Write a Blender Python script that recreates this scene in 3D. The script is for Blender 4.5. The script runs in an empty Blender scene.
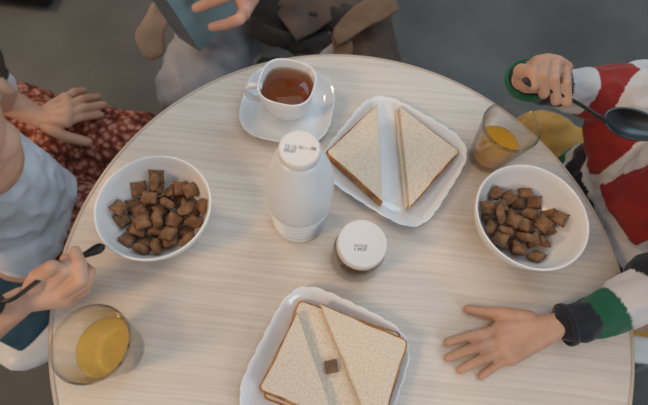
import bpy, bmesh, math, random
import numpy as np
from mathutils import Vector, Matrix, Euler, noise
random.seed(7)
SC = bpy.context.scene
COL = SC.collection
R = math.radians
T = 0.72                      # table top height
# ------------------------------------------------------------------ camera frame (also used to survey real positions)
FPX, TH, RO, HC = 430.0, R(24), R(8), 0.55
_F = np.array([0, math.sin(TH), -math.cos(TH)])
_U = np.array([0, math.cos(TH), math.sin(TH)])
_R = np.array([1.0, 0, 0])
CR = math.cos(RO)*_R + math.sin(RO)*_U
CU = -math.sin(RO)*_R + math.cos(RO)*_U
_YA = R(-2); _Z = np.array([[math.cos(_YA), -math.sin(_YA), 0], [math.sin(_YA), math.cos(_YA), 0], [0, 0, 1]])
CR, CU, _F = _Z @ CR, _Z @ CU, _Z @ _F
CAMP = np.array([0, 0, T+HC])
def P(x, y, z):
    d = (x-324)/FPX*CR - (y-202.5)/FPX*CU + _F
    return Vector(CAMP + d*((z-CAMP[2])/d[2]))
# ------------------------------------------------------------------ properties
def tag(o, label=None, cat=None, group=None, kind=None):
    if label: o['label'] = label
    if cat: o['category'] = cat
    if group: o['group'] = group
    if kind: o['kind'] = kind
    return o
def empty(name, loc, label, cat, group=None, rot=(0, 0, 0)):
    o = bpy.data.objects.new(name, None); COL.objects.link(o)
    o.empty_display_size = .02
    o.location = loc; o.rotation_euler = rot
    return tag(o, label, cat, group)
def link(name, me, mats, parent=None, smooth=True):
    o = bpy.data.objects.new(name, me); COL.objects.link(o)
    if not isinstance(mats, (list, tuple)): mats = [mats]
    for m in mats: me.materials.append(m)
    if smooth:
        me.polygons.foreach_set('use_smooth', [True]*len(me.polygons))
    if parent is not None: o.parent = parent
    return o
def wlink(name, me, mats, parent, smooth=True):
    """mesh given in world coordinates, parent has location only"""
    if parent is not None:
        me.transform(Matrix.Translation(-Vector(parent.location)))
    return link(name, me, mats, parent, smooth)
def bm_obj(name, bm, mats, parent=None, smooth=True, world=False):
    bmesh.ops.recalc_face_normals(bm, faces=bm.faces)
    me = bpy.data.meshes.new(name); bm.to_mesh(me); bm.free()
    return (wlink if world else link)(name, me, mats, parent, smooth)
# ------------------------------------------------------------------ materials
def mat(name, col, rough=.5, **k):
    m = bpy.data.materials.new(name); m.use_nodes = True
    b = m.node_tree.nodes['Principled BSDF']
    b.inputs['Base Color'].default_value = (*lin(col), 1)
    b.inputs['Roughness'].default_value = rough
    for a, v in k.items():
        b.inputs[a.replace('_', ' ')].default_value = v
    return m
def lin(c):
    return tuple(((v/255)/12.92 if v/255 <= .04045 else (((v/255)+.055)/1.055)**2.4) for v in c)
def varied(m, c1, c2, scale=8, detail=4, bump=0, bscale=None, stretch=(1, 1, 1), lo=.35, hi=.65, coord='Object', rot=0, dist=.002):
    nt = m.node_tree; N = nt.nodes; L = nt.links; b = N['Principled BSDF']
    tc = N.new('ShaderNodeTexCoord'); mp = N.new('ShaderNodeMapping')
    mp.inputs['Scale'].default_value = stretch; mp.inputs['Rotation'].default_value = (0, 0, rot)
    L.new(tc.outputs[coord], mp.inputs['Vector'])
    n = N.new('ShaderNodeTexNoise'); n.inputs['Scale'].default_value = scale; n.inputs['Detail'].default_value = detail
    L.new(mp.outputs[0], n.inputs['Vector'])
    r = N.new('ShaderNodeValToRGB'); r.color_ramp.elements[0].position = lo; r.color_ramp.elements[1].position = hi
    r.color_ramp.elements[0].color = (*lin(c1), 1); r.color_ramp.elements[1].color = (*lin(c2), 1)
    L.new(n.outputs['Fac'], r.inputs[0]); L.new(r.outputs[0], b.inputs['Base Color'])
    if bump:
        n2 = N.new('ShaderNodeTexNoise'); n2.inputs['Scale'].default_value = bscale or scale*3; n2.inputs['Detail'].default_value = 5
        L.new(mp.outputs[0], n2.inputs['Vector'])
        bp = N.new('ShaderNodeBump'); bp.inputs['Strength'].default_value = bump; bp.inputs['Distance'].default_value = dist
        L.new(n2.outputs['Fac'], bp.inputs['Height']); L.new(bp.outputs[0], b.inputs['Normal'])
    return m
def cloth(name, c, var=14, rough=.9, bump=.35):
    m = mat(name, c, rough, Sheen_Weight=.15)
    return varied(m, tuple(max(0, v-var) for v in c), tuple(min(255, v+var*.5) for v in c), 22, 4, bump, 260, dist=.0015)
def skin(name, c1, c2):
    m = mat(name, c1, .52, Subsurface_Weight=.12, Subsurface_Scale=.006, Specular_IOR_Level=.35)
    m.node_tree.nodes['Principled BSDF'].inputs['Subsurface Radius'].default_value = (1, .35, .2)
    return varied(m, c1, c2, 38, 5, .25, 420, dist=.0006)
M = {}
M['laminate'] = varied(mat('pale_wood_laminate', (205, 194, 180), .42), (204, 193, 181), (217, 208, 198), 1.0, 5, .10, 1.0, (5, 240, 1), .34, .62, rot=R(-4))
# add broad, wandering bands so the grain is not ruler straight
def grain(m):
    nt = m.node_tree; N = nt.nodes; L = nt.links; b = N['Principled BSDF']
    mp = [n for n in N if n.type == 'MAPPING'][0]; tc = [n for n in N if n.type == 'TEX_COORD'][0]
    w = N.new('ShaderNodeTexNoise'); w.inputs['Scale'].default_value = 3.2; w.inputs['Detail'].default_value = 2
    L.new(tc.outputs['Object'], w.inputs['Vector'])
    mx = N.new('ShaderNodeVectorMath'); mx.operation = 'MULTIPLY_ADD'; mx.inputs[1].default_value = (.0, .035, 0)
    L.new(w.outputs['Color'], mx.inputs[0]); L.new(tc.outputs['Object'], mx.inputs[2]); L.new(mx.outputs[0], mp.inputs['Vector'])
    n3 = N.new('ShaderNodeTexNoise'); n3.inputs['Scale'].default_value = 1; n3.inputs['Detail'].default_value = 2
    mp2 = N.new('ShaderNodeMapping'); mp2.inputs['Scale'].default_value = (1.6, 26, 1); mp2.inputs['Rotation'].default_value = (0, 0, R(-4))
    L.new(mx.outputs[0], mp2.inputs['Vector']); L.new(mp2.outputs[0], n3.inputs['Vector'])
    r = [n for n in N if n.type == 'VALTORGB'][0]
    mixc = N.new('ShaderNodeMix'); mixc.data_type = 'RGBA'; mixc.blend_type = 'MULTIPLY'; mixc.inputs['Factor'].default_value = .11
    r2 = N.new('ShaderNodeValToRGB'); r2.color_ramp.elements[0].position = .35; r2.color_ramp.elements[1].position = .6
    r2.color_ramp.elements[0].color = (.72, .69, .66, 1); r2.color_ramp.elements[1].color = (1, 1, 1, 1)
    L.new(n3.outputs['Fac'], r2.inputs[0])
    L.new(r.outputs[0], mixc.inputs['A']); L.new(r2.outputs[0], mixc.inputs['B']); L.new(mixc.outputs['Result'], b.inputs['Base Color'])
grain(M['laminate'])
M['edge'] = mat('edge_banding', (196, 180, 164), .4)
M['metal_white'] = mat('white_metal', (215, 215, 212), .4)
M['porcelain'] = mat('white_porcelain', (224, 226, 228), .14, Coat_Weight=.3)
M['bowl'] = mat('white_bowl_glaze', (226, 224, 222), .22)
M['bottle'] = mat('white_bottle_plastic', (222, 226, 228), .3)
M['cap'] = mat('white_cap_plastic', (226, 222, 218), .45)
M['ink'] = mat('grey_print_ink', (95, 92, 95), .7)
def thin_glass(name, face, graze, ior=1.5, body=None, bodyf=0, rough=.02):
    """clear material: light passes tinted, reflections by Fresnel; optional cloudy body"""
    m = bpy.data.materials.new(name); m.use_nodes = True; nt = m.node_tree; N = nt.nodes; L = nt.links
    b = N['Principled BSDF']; out = N['Material Output']
    t = N.new('ShaderNodeBsdfTransparent'); gl = N.new('ShaderNodeBsdfGlossy'); gl.inputs['Roughness'].default_value = rough
    lw = N.new('ShaderNodeLayerWeight'); lw.inputs[0].default_value = .35
    mc = N.new('ShaderNodeMix'); mc.data_type = 'RGBA'; mc.inputs['A'].default_value = (*face, 1); mc.inputs['B'].default_value = (*graze, 1)
    pw = N.new('ShaderNodeMath'); pw.operation = 'POWER'; pw.inputs[1].default_value = 3; lw2 = N.new('ShaderNodeLayerWeight'); lw2.inputs[0].default_value = .5
    L.new(lw2.outputs['Facing'], pw.inputs[0]); fr = N.new('ShaderNodeMath'); fr.operation = 'MULTIPLY_ADD'; fr.inputs[1].default_value = 1.0; fr.inputs[2].default_value = .035
    L.new(pw.outputs[0], fr.inputs[0]); pw3 = N.new('ShaderNodeMath'); pw3.operation = 'POWER'; pw3.inputs[1].default_value = 3; L.new(lw2.outputs['Facing'], pw3.inputs[0]); L.new(pw3.outputs[0], mc.inputs['Factor']); L.new(mc.outputs['Result'], t.inputs[0])
    src = t.outputs[0]
    if body:
        b.inputs['Base Color'].default_value = (*lin(body), 1); b.inputs['Roughness'].default_value = .3
        m1 = N.new('ShaderNodeMixShader'); m1.inputs[0].default_value = bodyf
        L.new(t.outputs[0], m1.inputs[1]); L.new(b.outputs[0], m1.inputs[2]); src = m1.outputs[0]
    else: N.remove(b)
    m2 = N.new('ShaderNodeMixShader'); L.new(fr.outputs[0], m2.inputs[0]); L.new(src, m2.inputs[1]); L.new(gl.outputs[0], m2.inputs[2])
    L.new(m2.outputs[0], out.inputs[0]); return m
M['glass'] = thin_glass('clear_glass', (.995, .995, .99), (.48, .46, .41))
M['jam'] = varied(mat('brown_spread', (105, 76, 50), .4), (84, 58, 36), (128, 96, 66), 30)
M['juice'] = thin_glass('orange_juice', (1, .84, .36), (1, .74, .24), 1.33, (236, 180, 50), .5)
M['juice_pale'] = thin_glass('pale_yellow_juice', (1, .88, .48), (.96, .74, .30), 1.33, (240, 196, 92), .35)
M['cereal'] = varied(mat('brown_cereal', (128, 92, 62), .8), (108, 74, 47), (144, 104, 71), 120, 5, .6, 500, dist=.001)
M['choc'] = varied(mat('flat_brown_square', (112, 84, 56), .6), (98, 72, 46), (122, 94, 66), 60)
M['black'] = mat('black_plastic', (22, 22, 24), .28)
M['black_soft'] = mat('dark_spoon_finish', (30, 29, 30), .35, Metallic=.3)
M['steel_dark'] = mat('dark_polished_metal', (46, 46, 50), .16, Metallic=.9)
M['shell'] = mat('white_chair_plastic', (212, 212, 210), .4)
# tea: brown, see-through towards the rim
M['tea'] = thin_glass('brown_tea', (1, 1, 1), (1, 1, 1), 1.33, (112, 60, 4), .06)
def absorb(m, col, dens):
    nt = m.node_tree; v = nt.nodes.new('ShaderNodeVolumeAbsorption'); v.inputs[0].default_value = (*col, 1); v.inputs[1].default_value = dens
    nt.links.new(v.outputs[0], nt.nodes['Material Output'].inputs['Volume'])
absorb(M['tea'], (.84, .54, .03), 115)
# bread
def bread_mat():
    m = mat('bread_crumb', (222, 203, 178), .95)
    varied(m, (206, 191, 171), (224, 210, 191), 420, 4, .45, 520, dist=.0015)
    nt = m.node_tree; N = nt.nodes; L = nt.links
    v = N.new('ShaderNodeTexVoronoi'); v.inputs['Scale'].default_value = 300
    tc = [n for n in N if n.type == 'TEX_COORD'][0]; L.new(tc.outputs['Object'], v.inputs['Vector'])
    b1 = [n for n in N if n.type == 'BUMP'][0]
    b2 = N.new('ShaderNodeBump'); b2.inputs['Strength'].default_value = .35; b2.inputs['Distance'].default_value = .001
    L.new(v.outputs['Distance'], b2.inputs['Height']); L.new(b1.outputs[0], b2.inputs['Normal'])
    L.new(b2.outputs[0], N['Principled BSDF'].inputs['Normal'])
    return m
M['crumb'] = bread_mat()
M['crust'] = varied(mat('bread_crust', (170, 112, 58), .8), (140, 86, 40), (190, 134, 78), 70, 4, .4, 200)
M['ham'] = varied(mat('pale_sandwich_filling', (206, 190, 160), .6), (196, 176, 144), (216, 200, 172), 40)
M['floor'] = varied(mat('mottled_concrete_floor', (84, 83, 80), .6), (70, 69, 66), (100, 99, 95), 2.6, 8, .1, 30, lo=.3, hi=.7)
M['skin_a'] = skin('child_skin', (196, 152, 126), (208, 166, 142))
M['skin_b'] = skin('child_skin_two', (184, 140, 114), (198, 156, 130))
M['skin_c'] = skin('adult_skin', (200, 146, 122), (212, 164, 142))
M['hair'] = varied(mat('dark_brown_hair', (46, 32, 24), .5), (34, 24, 18), (62, 44, 32), 60, 3, .8, 90, (1, 6, 1))
M['eye'] = mat('eye_white', (230, 228, 224), .2)
M['iris'] = mat('dark_iris', (40, 26, 18), .15)
M['lip'] = mat('lip', (176, 96, 90), .4)
M['white_tee'] = cloth('white_cotton', (214, 220, 228), 8)
M['denim'] = cloth('teal_cushion_cloth', (26, 66, 86), 12)
M['mustard'] = cloth('mustard_cloth', (186, 140, 62), 16)
M['grey_trouser'] = cloth('grey_trousers_cloth', (158, 160, 168), 12)
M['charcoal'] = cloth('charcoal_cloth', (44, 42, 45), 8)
M['brown_knit'] = cloth('brown_cardigan_cloth', (96, 82, 74), 12)
M['tan_belt'] = cloth('tan_belt_cloth', (124, 96, 72), 10)
M['knit_lit'] = cloth('lit_cardigan_cloth', (150, 134, 122), 10)  # lighter copy of the cardigan brown, lit side put into the colour
M['light_hem'] = cloth('light_shirt_hem', (170, 170, 172), 8)
M['h_white'] = cloth('hoodie_white', (208, 206, 208), 8)
M['h_red'] = cloth('hoodie_red', (128, 28, 24), 10)
M['h_green'] = cloth('hoodie_green', (14, 92, 66), 8)
M['h_navy'] = cloth('hoodie_navy', (20, 25, 38), 5)
M['h_blue'] = cloth('hoodie_pale_blue', (170, 196, 212), 8)
M['box_face'] = varied(mat('grey_teal_card', (136, 164, 168), .55), (130, 157, 162), (144, 171, 175), 12)
M['box_side'] = varied(mat('grey_card_side', (100, 112, 120), .55), (94, 106, 114), (106, 118, 126), 12)
def patchwork():
    m = cloth('patchwork_cloth', (200, 200, 200), 10); nt = m.node_tree; N = nt.nodes; L = nt.links
    a = N.new('ShaderNodeAttribute'); a.attribute_name = 'garment'
    r = [n for n in N if n.type == 'VALTORGB'][0]; r.color_ramp.elements[0].color = (.82, .82, .82, 1); r.color_ramp.elements[1].color = (1, 1, 1, 1)
    x = N.new('ShaderNodeMix'); x.data_type = 'RGBA'; x.blend_type = 'MULTIPLY'; x.inputs['Factor'].default_value = 1
    L.new(a.outputs['Color'], x.inputs['A']); L.new(r.outputs[0], x.inputs['B']); L.new(x.outputs['Result'], N['Principled BSDF'].inputs['Base Color']); return m
M['patchwork'] = patchwork()
def floral():
    m = mat('red_brown_floral_cloth', (120, 60, 42), .9)
    nt = m.node_tree; N = nt.nodes; L = nt.links
    tc = N.new('ShaderNodeTexCoord'); v = N.new('ShaderNodeTexVoronoi'); v.inputs['Scale'].default_value = 80; v.inputs['Randomness'].default_value = .8
    w = N.new('ShaderNodeTexNoise'); w.inputs['Scale'].default_value = 60
    mx = N.new('ShaderNodeVectorMath'); mx.operation = 'MULTIPLY_ADD'; mx.inputs[1].default_value = (.016, .016, .016)
    L.new(tc.outputs['Object'], w.inputs['Vector']); L.new(w.outputs['Color'], mx.inputs[0]); L.new(tc.outputs['Object'], mx.inputs[2])
    L.new(mx.outputs[0], v.inputs['Vector'])
    r = N.new('ShaderNodeValToRGB'); e = r.color_ramp.elements; r.color_ramp.interpolation = 'EASE'
    e[0].position = .25; e[0].color = (*lin((188, 138, 120)), 1); e[1].position = .78; e[1].color = (*lin((66, 28, 26)), 1)
    x = e.new(.5); x.color = (*lin((140, 66, 44)), 1)
    L.new(v.outputs['Distance'], r.inputs[0]); L.new(r.outputs[0], N['Principled BSDF'].inputs['Base Color'])
    return m
M['floral'] = floral()
# ------------------------------------------------------------------ shape builders
def lathe(bm, prof, seg=64, shape=None, cx=0, cy=0):
    """closed or open revolve; shape(phi) scales the radius per profile point: shape(phi, k) k=profile row"""
    prev = None
    for k, (r, z) in enumerate(prof):
        if r < 1e-6:
            ring = [bm.verts.new((cx, cy, z))]
        else:
            ring = []
            for i in range(seg):
                a = 2*math.pi*i/seg
                s = shape(a, k) if shape else 1
                zz = z
                if isinstance(s, tuple): s, dz = s; zz = z+dz
                ring.append(bm.verts.new((cx+r*s*math.cos(a), cy+r*s*math.sin(a), zz)))
        if prev:
            n = max(len(prev), len(ring))
            for i in range(n):
                j = (i+1) % n
                if len(prev) == 1: bm.faces.new((prev[0], ring[i], ring[j]))
                elif len(ring) == 1: bm.faces.new((prev[i], prev[j], ring[0]))
                else: bm.faces.new((prev[i], prev[j], ring[j], ring[i]))
        prev = ring
    return bm
def spline(pts, n=8):
    """Catmull-Rom through points (any dimension)"""
    q = [Vector(p) for p in pts]; q = [q[0]*2-q[1]]+q+[q[-1]*2-q[-2]]
    out = []
    for i in range(1, len(q)-2):
        for t in range(n):
            t /= n
            a, b, c, d = q[i-1], q[i], q[i+1], q[i+2]
            out.append(.5*((2*b)+(c-a)*t+(2*a-5*b+4*c-d)*t*t+(3*b-a-3*c+d)*t**3))
    out.append(q[-2]); return out
def tube(bm, pts, rad, seg=14, flat=None):
    """tube along pts; rad(t) or number; flat=(axis, factor) squashes the section"""
    pts = [Vector(p) for p in pts]; prev = None; up = Vector((0, 0, 1)); x0 = None
    n = len(pts)
    for i, p in enumerate(pts):
        d = (pts[min(i+1, n-1)]-pts[max(i-1, 0)]).normalized()
        if x0 is None:
            x0 = d.cross(up)
            if x0.length < .05: x0 = d.cross(Vector((0, 1, 0)))
        x0 = (x0-d*x0.dot(d)).normalized(); y0 = d.cross(x0)
        r = rad(i/(n-1)) if callable(rad) else rad
        rx, ry = r if isinstance(r, tuple) else (r, r)
        ring = [bm.verts.new(p+x0*rx*math.cos(2*math.pi*j/seg)+y0*ry*math.sin(2*math.pi*j/seg)) for j in range(seg)]
        if prev:
            for j in range(seg): bm.faces.new((prev[j], prev[(j+1) % seg], ring[(j+1) % seg], ring[j]))
        else: bm.faces.new(ring[::-1])
        prev = ring
    bm.faces.new(prev); return bm
def box(bm, c, s, rot=None, bev=0):
    r = bmesh.ops.create_cube(bm, size=1)
    vs = r['verts']; m = Matrix.Translation(c) @ (rot.to_4x4() if rot is not None else Matrix.Identity(4)) @ Matrix.Diagonal((*s, 1))
    bmesh.ops.transform(bm, matrix=m, verts=vs)
    if bev:
        ed = {e for v in vs for e in v.link_edges}
        bmesh.ops.bevel(bm, geom=list(ed), offset=bev, segments=3, profile=.5, affect='EDGES')
def frame_mat(d):
    d = d.normalized(); a = Vector((0, 0, 1)) if abs(d.z) < .9 else Vector((1, 0, 0))
    x = a.cross(d).normalized(); y = d.cross(x)
    return x, y, d
def capsule(V, Fc, p, r, q, s, squash=None, seg=20, hr=6):
    p = Vector(p); q = Vector(q); d = q-p
    if d.length < 1e-6: d = Vector((0, 0, 1e-5))
    x, y, w = frame_mat(d); base = len(V); rows = []
    for k in range(hr+1):
        a = -math.pi/2+k*(math.pi/2)/hr; rows.append((p, r*math.cos(a), r*math.sin(a)))
    for k in range(hr+1):
        a = k*(math.pi/2)/hr; rows.append((q, s*math.cos(a), s*math.sin(a)))
    for (c, rr, h) in rows:
        rr = max(rr, 1e-5)
        for j in range(seg):
            t = 2*math.pi*j/seg
            off = x*(rr*math.cos(t))+y*(rr*math.sin(t))+w*h
            if squash:
                ax, fct = squash; ax = Vector(ax).normalized()
                off = off-ax*(off.dot(ax)*(1-fct))
            V.append(c+off)
    for k in range(len(rows)-1):
        for j in range(seg):
            Fc.append((base+k*seg+j, base+k*seg+(j+1) % seg, base+(k+1)*seg+(j+1) % seg, base+(k+1)*seg+j))
    Fc.append(tuple(base+j for j in range(seg))[::-1]); e = base+(len(rows)-1)*seg
    Fc.append(tuple(e+j for j in range(seg)))
def blob(name, caps, voxel, mats, parent, smooth=4, wrinkle=0, wscale=.05, cut=None):
    """fuse tapered limbs into ONE continuous surface. caps: (p, r, q, s[, squash[, material index]])"""
    V = []; Fc = []
    for c in caps: capsule(V, Fc, c[0], c[1], c[2], c[3], c[4] if len(c) > 4 else None)
    me = bpy.data.meshes.new(name+'_raw'); me.from_pydata(V, [], Fc)
    o = bpy.data.objects.new(name+'_raw', me); COL.objects.link(o)
    md = o.modifiers.new('r', 'REMESH'); md.mode = 'VOXEL'; md.voxel_size = voxel
    sm = o.modifiers.new('s', 'SMOOTH'); sm.factor = .5; sm.iterations = smooth
    dg = bpy.context.evaluated_depsgraph_get(); dg.update()
    out = bpy.data.meshes.new_from_object(o.evaluated_get(dg)); out.name = name
    bpy.data.objects.remove(o); bpy.data.meshes.remove(me)
    out.materials.clear()
    n = len(out.vertices); co = np.empty(n*3, np.float32); out.vertices.foreach_get('co', co); co = co.reshape(-1, 3)
    if wrinkle:
        no = np.empty(n*3, np.float32); out.vertices.foreach_get('normal', no); no = no.reshape(-1, 3)
        for i in range(n):
            v = Vector(co[i])/wscale
            w = noise.noise(Vector((v.x*.8, v.y*1.6, v.z)))+.5*noise.noise(v*2.3)
            w = 1-abs(w)*2.2          # ridged, like folds
            co[i] += no[i]*(wrinkle*(w-.45))
        out.vertices.foreach_set('co', co.ravel())
    if isinstance(mats, tuple):        # (material, [colours]): garment colours stored on the cloth
        m0, cols = mats; pc = co
        jit = np.array([noise.noise(Vector(p)*30) for p in pc])*.003
        best = np.full(len(pc), 1e9); idx = np.zeros(len(pc), np.int32)
        for c in caps:
            p = np.array(c[0]); q = np.array(c[2]); d = q-p; L2 = max((d*d).sum(), 1e-9)
            tc = np.clip(((pc-p) @ d)/L2, 0, 1)
            D = np.linalg.norm(pc-(p+tc[:, None]*d), axis=1)-(c[1]+(c[3]-c[1])*tc)+jit
            m = D < best; best[m] = D[m]; k_ = c[5] if len(c) > 5 else 0
            idx[m] = [k_(x) for x in pc[m]] if callable(k_) else k_
        lc = np.array([(*lin(c_), 1) for c_ in cols], np.float32)[idx]
        at = out.attributes.new('garment', 'FLOAT_COLOR', 'POINT'); at.data.foreach_set('color', lc.ravel())
        return wlink(name, out, m0, parent)
    return wlink(name, out, mats, parent)
def chain(pts, rs, squash=None, mi=0):
    if not isinstance(rs, (list, tuple)): rs = [rs]*len(pts)
    return [(pts[i], rs[i], pts[i+1], rs[i+1], squash, mi) for i in range(len(pts)-1)]
CER_A=[(0.0097, 0.0045, 0.0181, 1.26, 0.11, -2.32), (-0.0043, -0.0126, 0.0124, 0.09, -0.01, -2.64), (0.028, 0.0186, 0.025, 0.53, -0.52, 1.33), (-0.0197, -0.0018, 0.0179, 2.97, -0.73, -0.5), (0.0114, -0.0281, 0.0169, -0.47, 0.02, 0.41), (-0.0297, -0.0201, 0.0204, -0.58, 0.28, -0.58), (0.0141, 0.0286, 0.0178, -0.53, -3.1, -0.52), (-0.0315, -0.0378, 0.0338, -0.89, 0.34, -0.4), (0.0523, 0.0142, 0.0422, -2.37, -0.86, -0.65), (-0.026, 0.001, 0.0319, -2.23, -0.38, 0.36), (-0.0241, 0.0169, 0.0231, 2.21, -0.64, 1.81), (-0.0106, 0.0217, 0.0145, -0.33, 0.0, -2.65), (0.0186, 0.0378, 0.0363, 2.5, 0.24, -1.29), (0.0178, -0.0311, 0.0306, 2.73, 0.12, 0.63), (-0.0035, 0.0092, 0.026, -0.41, -2.47, 1.12), (0.0059, -0.0423, 0.0347, 1.49, 0.94, 2.02), (0.0367, 0.0121, 0.0291, -0.54, 2.64, 1.31), (-0.0156, 0.0358, 0.0294, 2.88, -0.59, -1.22), (0.0416, -0.03, 0.0372, -0.94, -0.42, 0.65), (-0.016, 0.0495, 0.0381, -2.13, 0.2, 0.2), (0.0319, -0.0147, 0.0199, 2.55, 0.21, 1.44), (0.0184, -0.0014, 0.0181, 1.88, -0.09, 0.82), (-0.0394, 0.0106, 0.0246, -0.57, -2.64, 0.66), (0.0186, -0.0061, 0.0322, -0.21, -0.25, 2.83), (-0.0361, 0.0322, 0.0329, -0.52, 0.79, -1.44), (0.0029, 0.0338, 0.0283, 0.27, 0.94, -2.94), (-0.0116, -0.0349, 0.0212, 0.65, -0.1, 2.96), (0.0341, 0.0055, 0.046, 2.08, -0.21, 0.53), (-0.0459, -0.0117, 0.0314, 0.68, 0.65, 1.21), (0.0441, -0.0061, 0.0355, -1.41, -2.55, -0.11), (-0.016, 0.0185, 0.0417, 0.45, -2.79, 0.1), (0.0115, -0.051, 0.0481, -0.41, -2.89, 0.33), (-0.0486, -0.0003, 0.0436, -0.36, -2.55, 1.43), (-0.0132, 0.038, 0.0469, -1.16, 0.55, 1.89), (0.0402, 0.0342, 0.052, 1.4, 2.16, -0.05), (0.0492, -0.0081, 0.0502, -0.47, -0.41, -2.06), (-0.0097, -0.048, 0.038, 1.36, -0.07, 2.98), (-0.0158, -0.0153, 0.041, 0.27, 2.93, -0.98), (0.0321, 0.035, 0.0396, 2.67, 0.39, -0.97), (0.0056, 0.0152, 0.0364, 1.08, 2.33, -0.8), (-0.0229, -0.0229, 0.0319, -0.6, -0.47, -1.33), (0.0395, 0.0193, 0.0532, 2.29, 0.55, 0.14), (0.0183, -0.0258, 0.0395, 0.37, 2.93, -0.13), (0.0001, -0.0104, 0.0399, -0.15, -1.96, -2.44), (-0.0031, -0.0176, 0.027, 0.34, 2.94, -1.38), (-0.0027, 0.0563, 0.0583, 2.33, -1.16, 0.85)]
CER_B=[(0.0126, -0.011, 0.0127, 0.0, 3.02, -0.41), (0.0082, 0.0135, 0.0126, -0.08, 3.11, -0.29), (-0.0067, -0.0027, 0.0117, 3.14, 0.01, -0.3), (-0.0308, -0.0163, 0.0228, -0.52, 0.86, -0.41), (0.0347, 0.0255, 0.0268, 0.53, 0.63, -1.72), (-0.0351, 0.0217, 0.0248, -0.18, 0.74, -0.85), (-0.0113, -0.028, 0.017, 0.09, 0.45, 1.36), (0.0155, 0.0322, 0.0203, 0.64, -0.11, -0.3), (-0.0383, -0.0146, 0.0358, -0.31, 2.51, -0.93), (-0.0249, -0.0053, 0.0347, -0.99, 1.01, -0.2), (-0.0411, 0.0286, 0.0432, -1.24, -2.09, -0.97), (0.0281, 0.0057, 0.0163, 0.46, 0.12, -1.76), (-0.0095, -0.0068, 0.0217, 0.01, 0.0, 1.37), (-0.0161, 0.0475, 0.0356, -0.81, 2.51, 0.84), (0.0447, 0.0009, 0.0284, -0.83, -0.17, 1.45), (-0.0162, -0.0302, 0.031, 0.33, -0.03, 2.56), (0.0234, -0.0102, 0.0407, 2.85, -0.77, 0.63), (0.0345, -0.016, 0.0275, 1.56, 2.41, -0.45), (0.0117, -0.004, 0.0229, 0.11, 0.02, -1.66), (0.0022, -0.0462, 0.0303, 0.86, -0.24, -2.91), (0.0008, 0.0392, 0.0314, 2.56, -0.59, 0.31), (-0.0306, 0.0139, 0.0478, 0.69, -2.11, -1.07), (0.007, -0.0244, 0.0297, 0.26, 2.03, -0.13), (-0.0189, 0.0279, 0.0341, 2.49, 0.07, 1.46), (-0.005, -0.0206, 0.0376, -0.88, -0.98, -1.2), (0.0015, -0.0016, 0.0325, 0.01, -0.07, -0.66), (-0.007, 0.0197, 0.0188, 0.63, 0.13, -1.94), (0.047, -0.008, 0.0432, 2.98, -0.34, 0.8), (0.0193, 0.0108, 0.0304, 2.65, -0.53, -0.72), (0.0219, -0.0275, 0.0264, 2.55, 0.47, -0.44), (-0.0428, 0.003, 0.0329, -2.78, 0.83, -0.48), (-0.0133, 0.0172, 0.027, -0.58, -0.29, 0.97), (0.0241, 0.0384, 0.036, 0.37, -0.6, -2.11), (-0.0135, 0.0048, 0.0411, -0.47, 2.69, -1.05)]
# ================================================================== THE SETTING
bm = bmesh.new(); box(bm, (0.1, .6, -.02), (6.4, 5.6, .04))
tag(bm_obj('floor', bm, M['floor'], smooth=False), kind='structure')
M['wall'] = varied(mat('pale_wall_paint', (200, 198, 192), .8), (194, 192, 186), (206, 204, 198), 3)
bm = bmesh.new(); box(bm, (.1, 3.45, 1.35), (6.4, .1, 2.7)); tag(bm_obj('wall_back', bm, M['wall'], smooth=False), kind='structure')
bm = bmesh.new(); box(bm, (-3.15, .6, 1.35), (.1, 5.6, 2.7)); tag(bm_obj('wall_left', bm, M['wall'], smooth=False), kind='structure')
# ================================================================== TABLE
TC = Vector((.052, .1467, 0)); TR = .3733
tb = empty('round_table', (TC.x, TC.y, 0), 'round pale wood-grain table laid for breakfast', 'table')
bm = bmesh.new()
lathe(bm, [(0, T-.024), (TR-.012, T-.024), (TR-.006, T-.020), (TR-.006, T-.0012), (TR-.0075, T), (TR*.6, T), (0, T)], 128)
o = bm_obj('tabletop', bm, M['laminate'], tb, smooth=False)
bm = bmesh.new()
lathe(bm, [(TR-.0058, T-.022), (TR-.001, T-.022), (TR, T-.019), (TR, T-.003), (TR-.002, T-.0008), (TR-.0058, T-.0004), (TR-.0058, T-.022)], 160)
bm_obj('edge_band', bm, M['edge'], tb)
bm = bmesh.new(); lathe(bm, [(0, .03), (.03, .03), (.03, .69), (.09, .694), (.09, T-.024), (0, T-.024)], 40)
bm_obj('pedestal', bm, M['metal_white'], tb)
bm = bmesh.new(); lathe(bm, [(0, 0), (.21, 0), (.215, .006), (.19, .016), (.06, .03), (0, .03)], 64)
bm_obj('base_plate', bm, M['metal_white'], tb)

# ================================================================== TABLEWARE
def squircle(a, n=4.0):
    return 1/((abs(math.cos(a))**n+abs(math.sin(a))**n)**(1/n))
PLP = [(0, .004, 0), (.052, .004, .1), (.060, .0045, .5), (.066, .008, .8), (.073, .0150, 1), (.0775, .0185, 1), (.0790, .0190, 1), (.0790, .0178, 1),
       (.074, .0130, 1), (.066, .0040, .8), (.058, .0005, .4), (.050, 0, .1), (.046, .001, 0), (0, .001, 0)]
def plate(loc, rot, label, sx=1.0, name='square_plate', group=None, sqn=4.4):
    def shp(a, k):
        w = PLP[k][2]; rim = max(0, (PLP[k][0]-.066)/.013)
        sc = (abs(math.sin(a*14))**.6-.5)*.017*rim
        return ((1+(squircle(a, sqn)*.98-1)*w)*(1+sc)*sx, sc*.05)
    bm = bmesh.new(); lathe(bm, [(r, z) for r, z, _ in PLP], 224, shp)
    o = bm_obj(name, bm, M['porcelain'])
    o.location = loc; o.rotation_euler = (0, 0, rot)
    return tag(o, label, 'plate' if name != 'saucer' else 'saucer', group)
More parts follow.
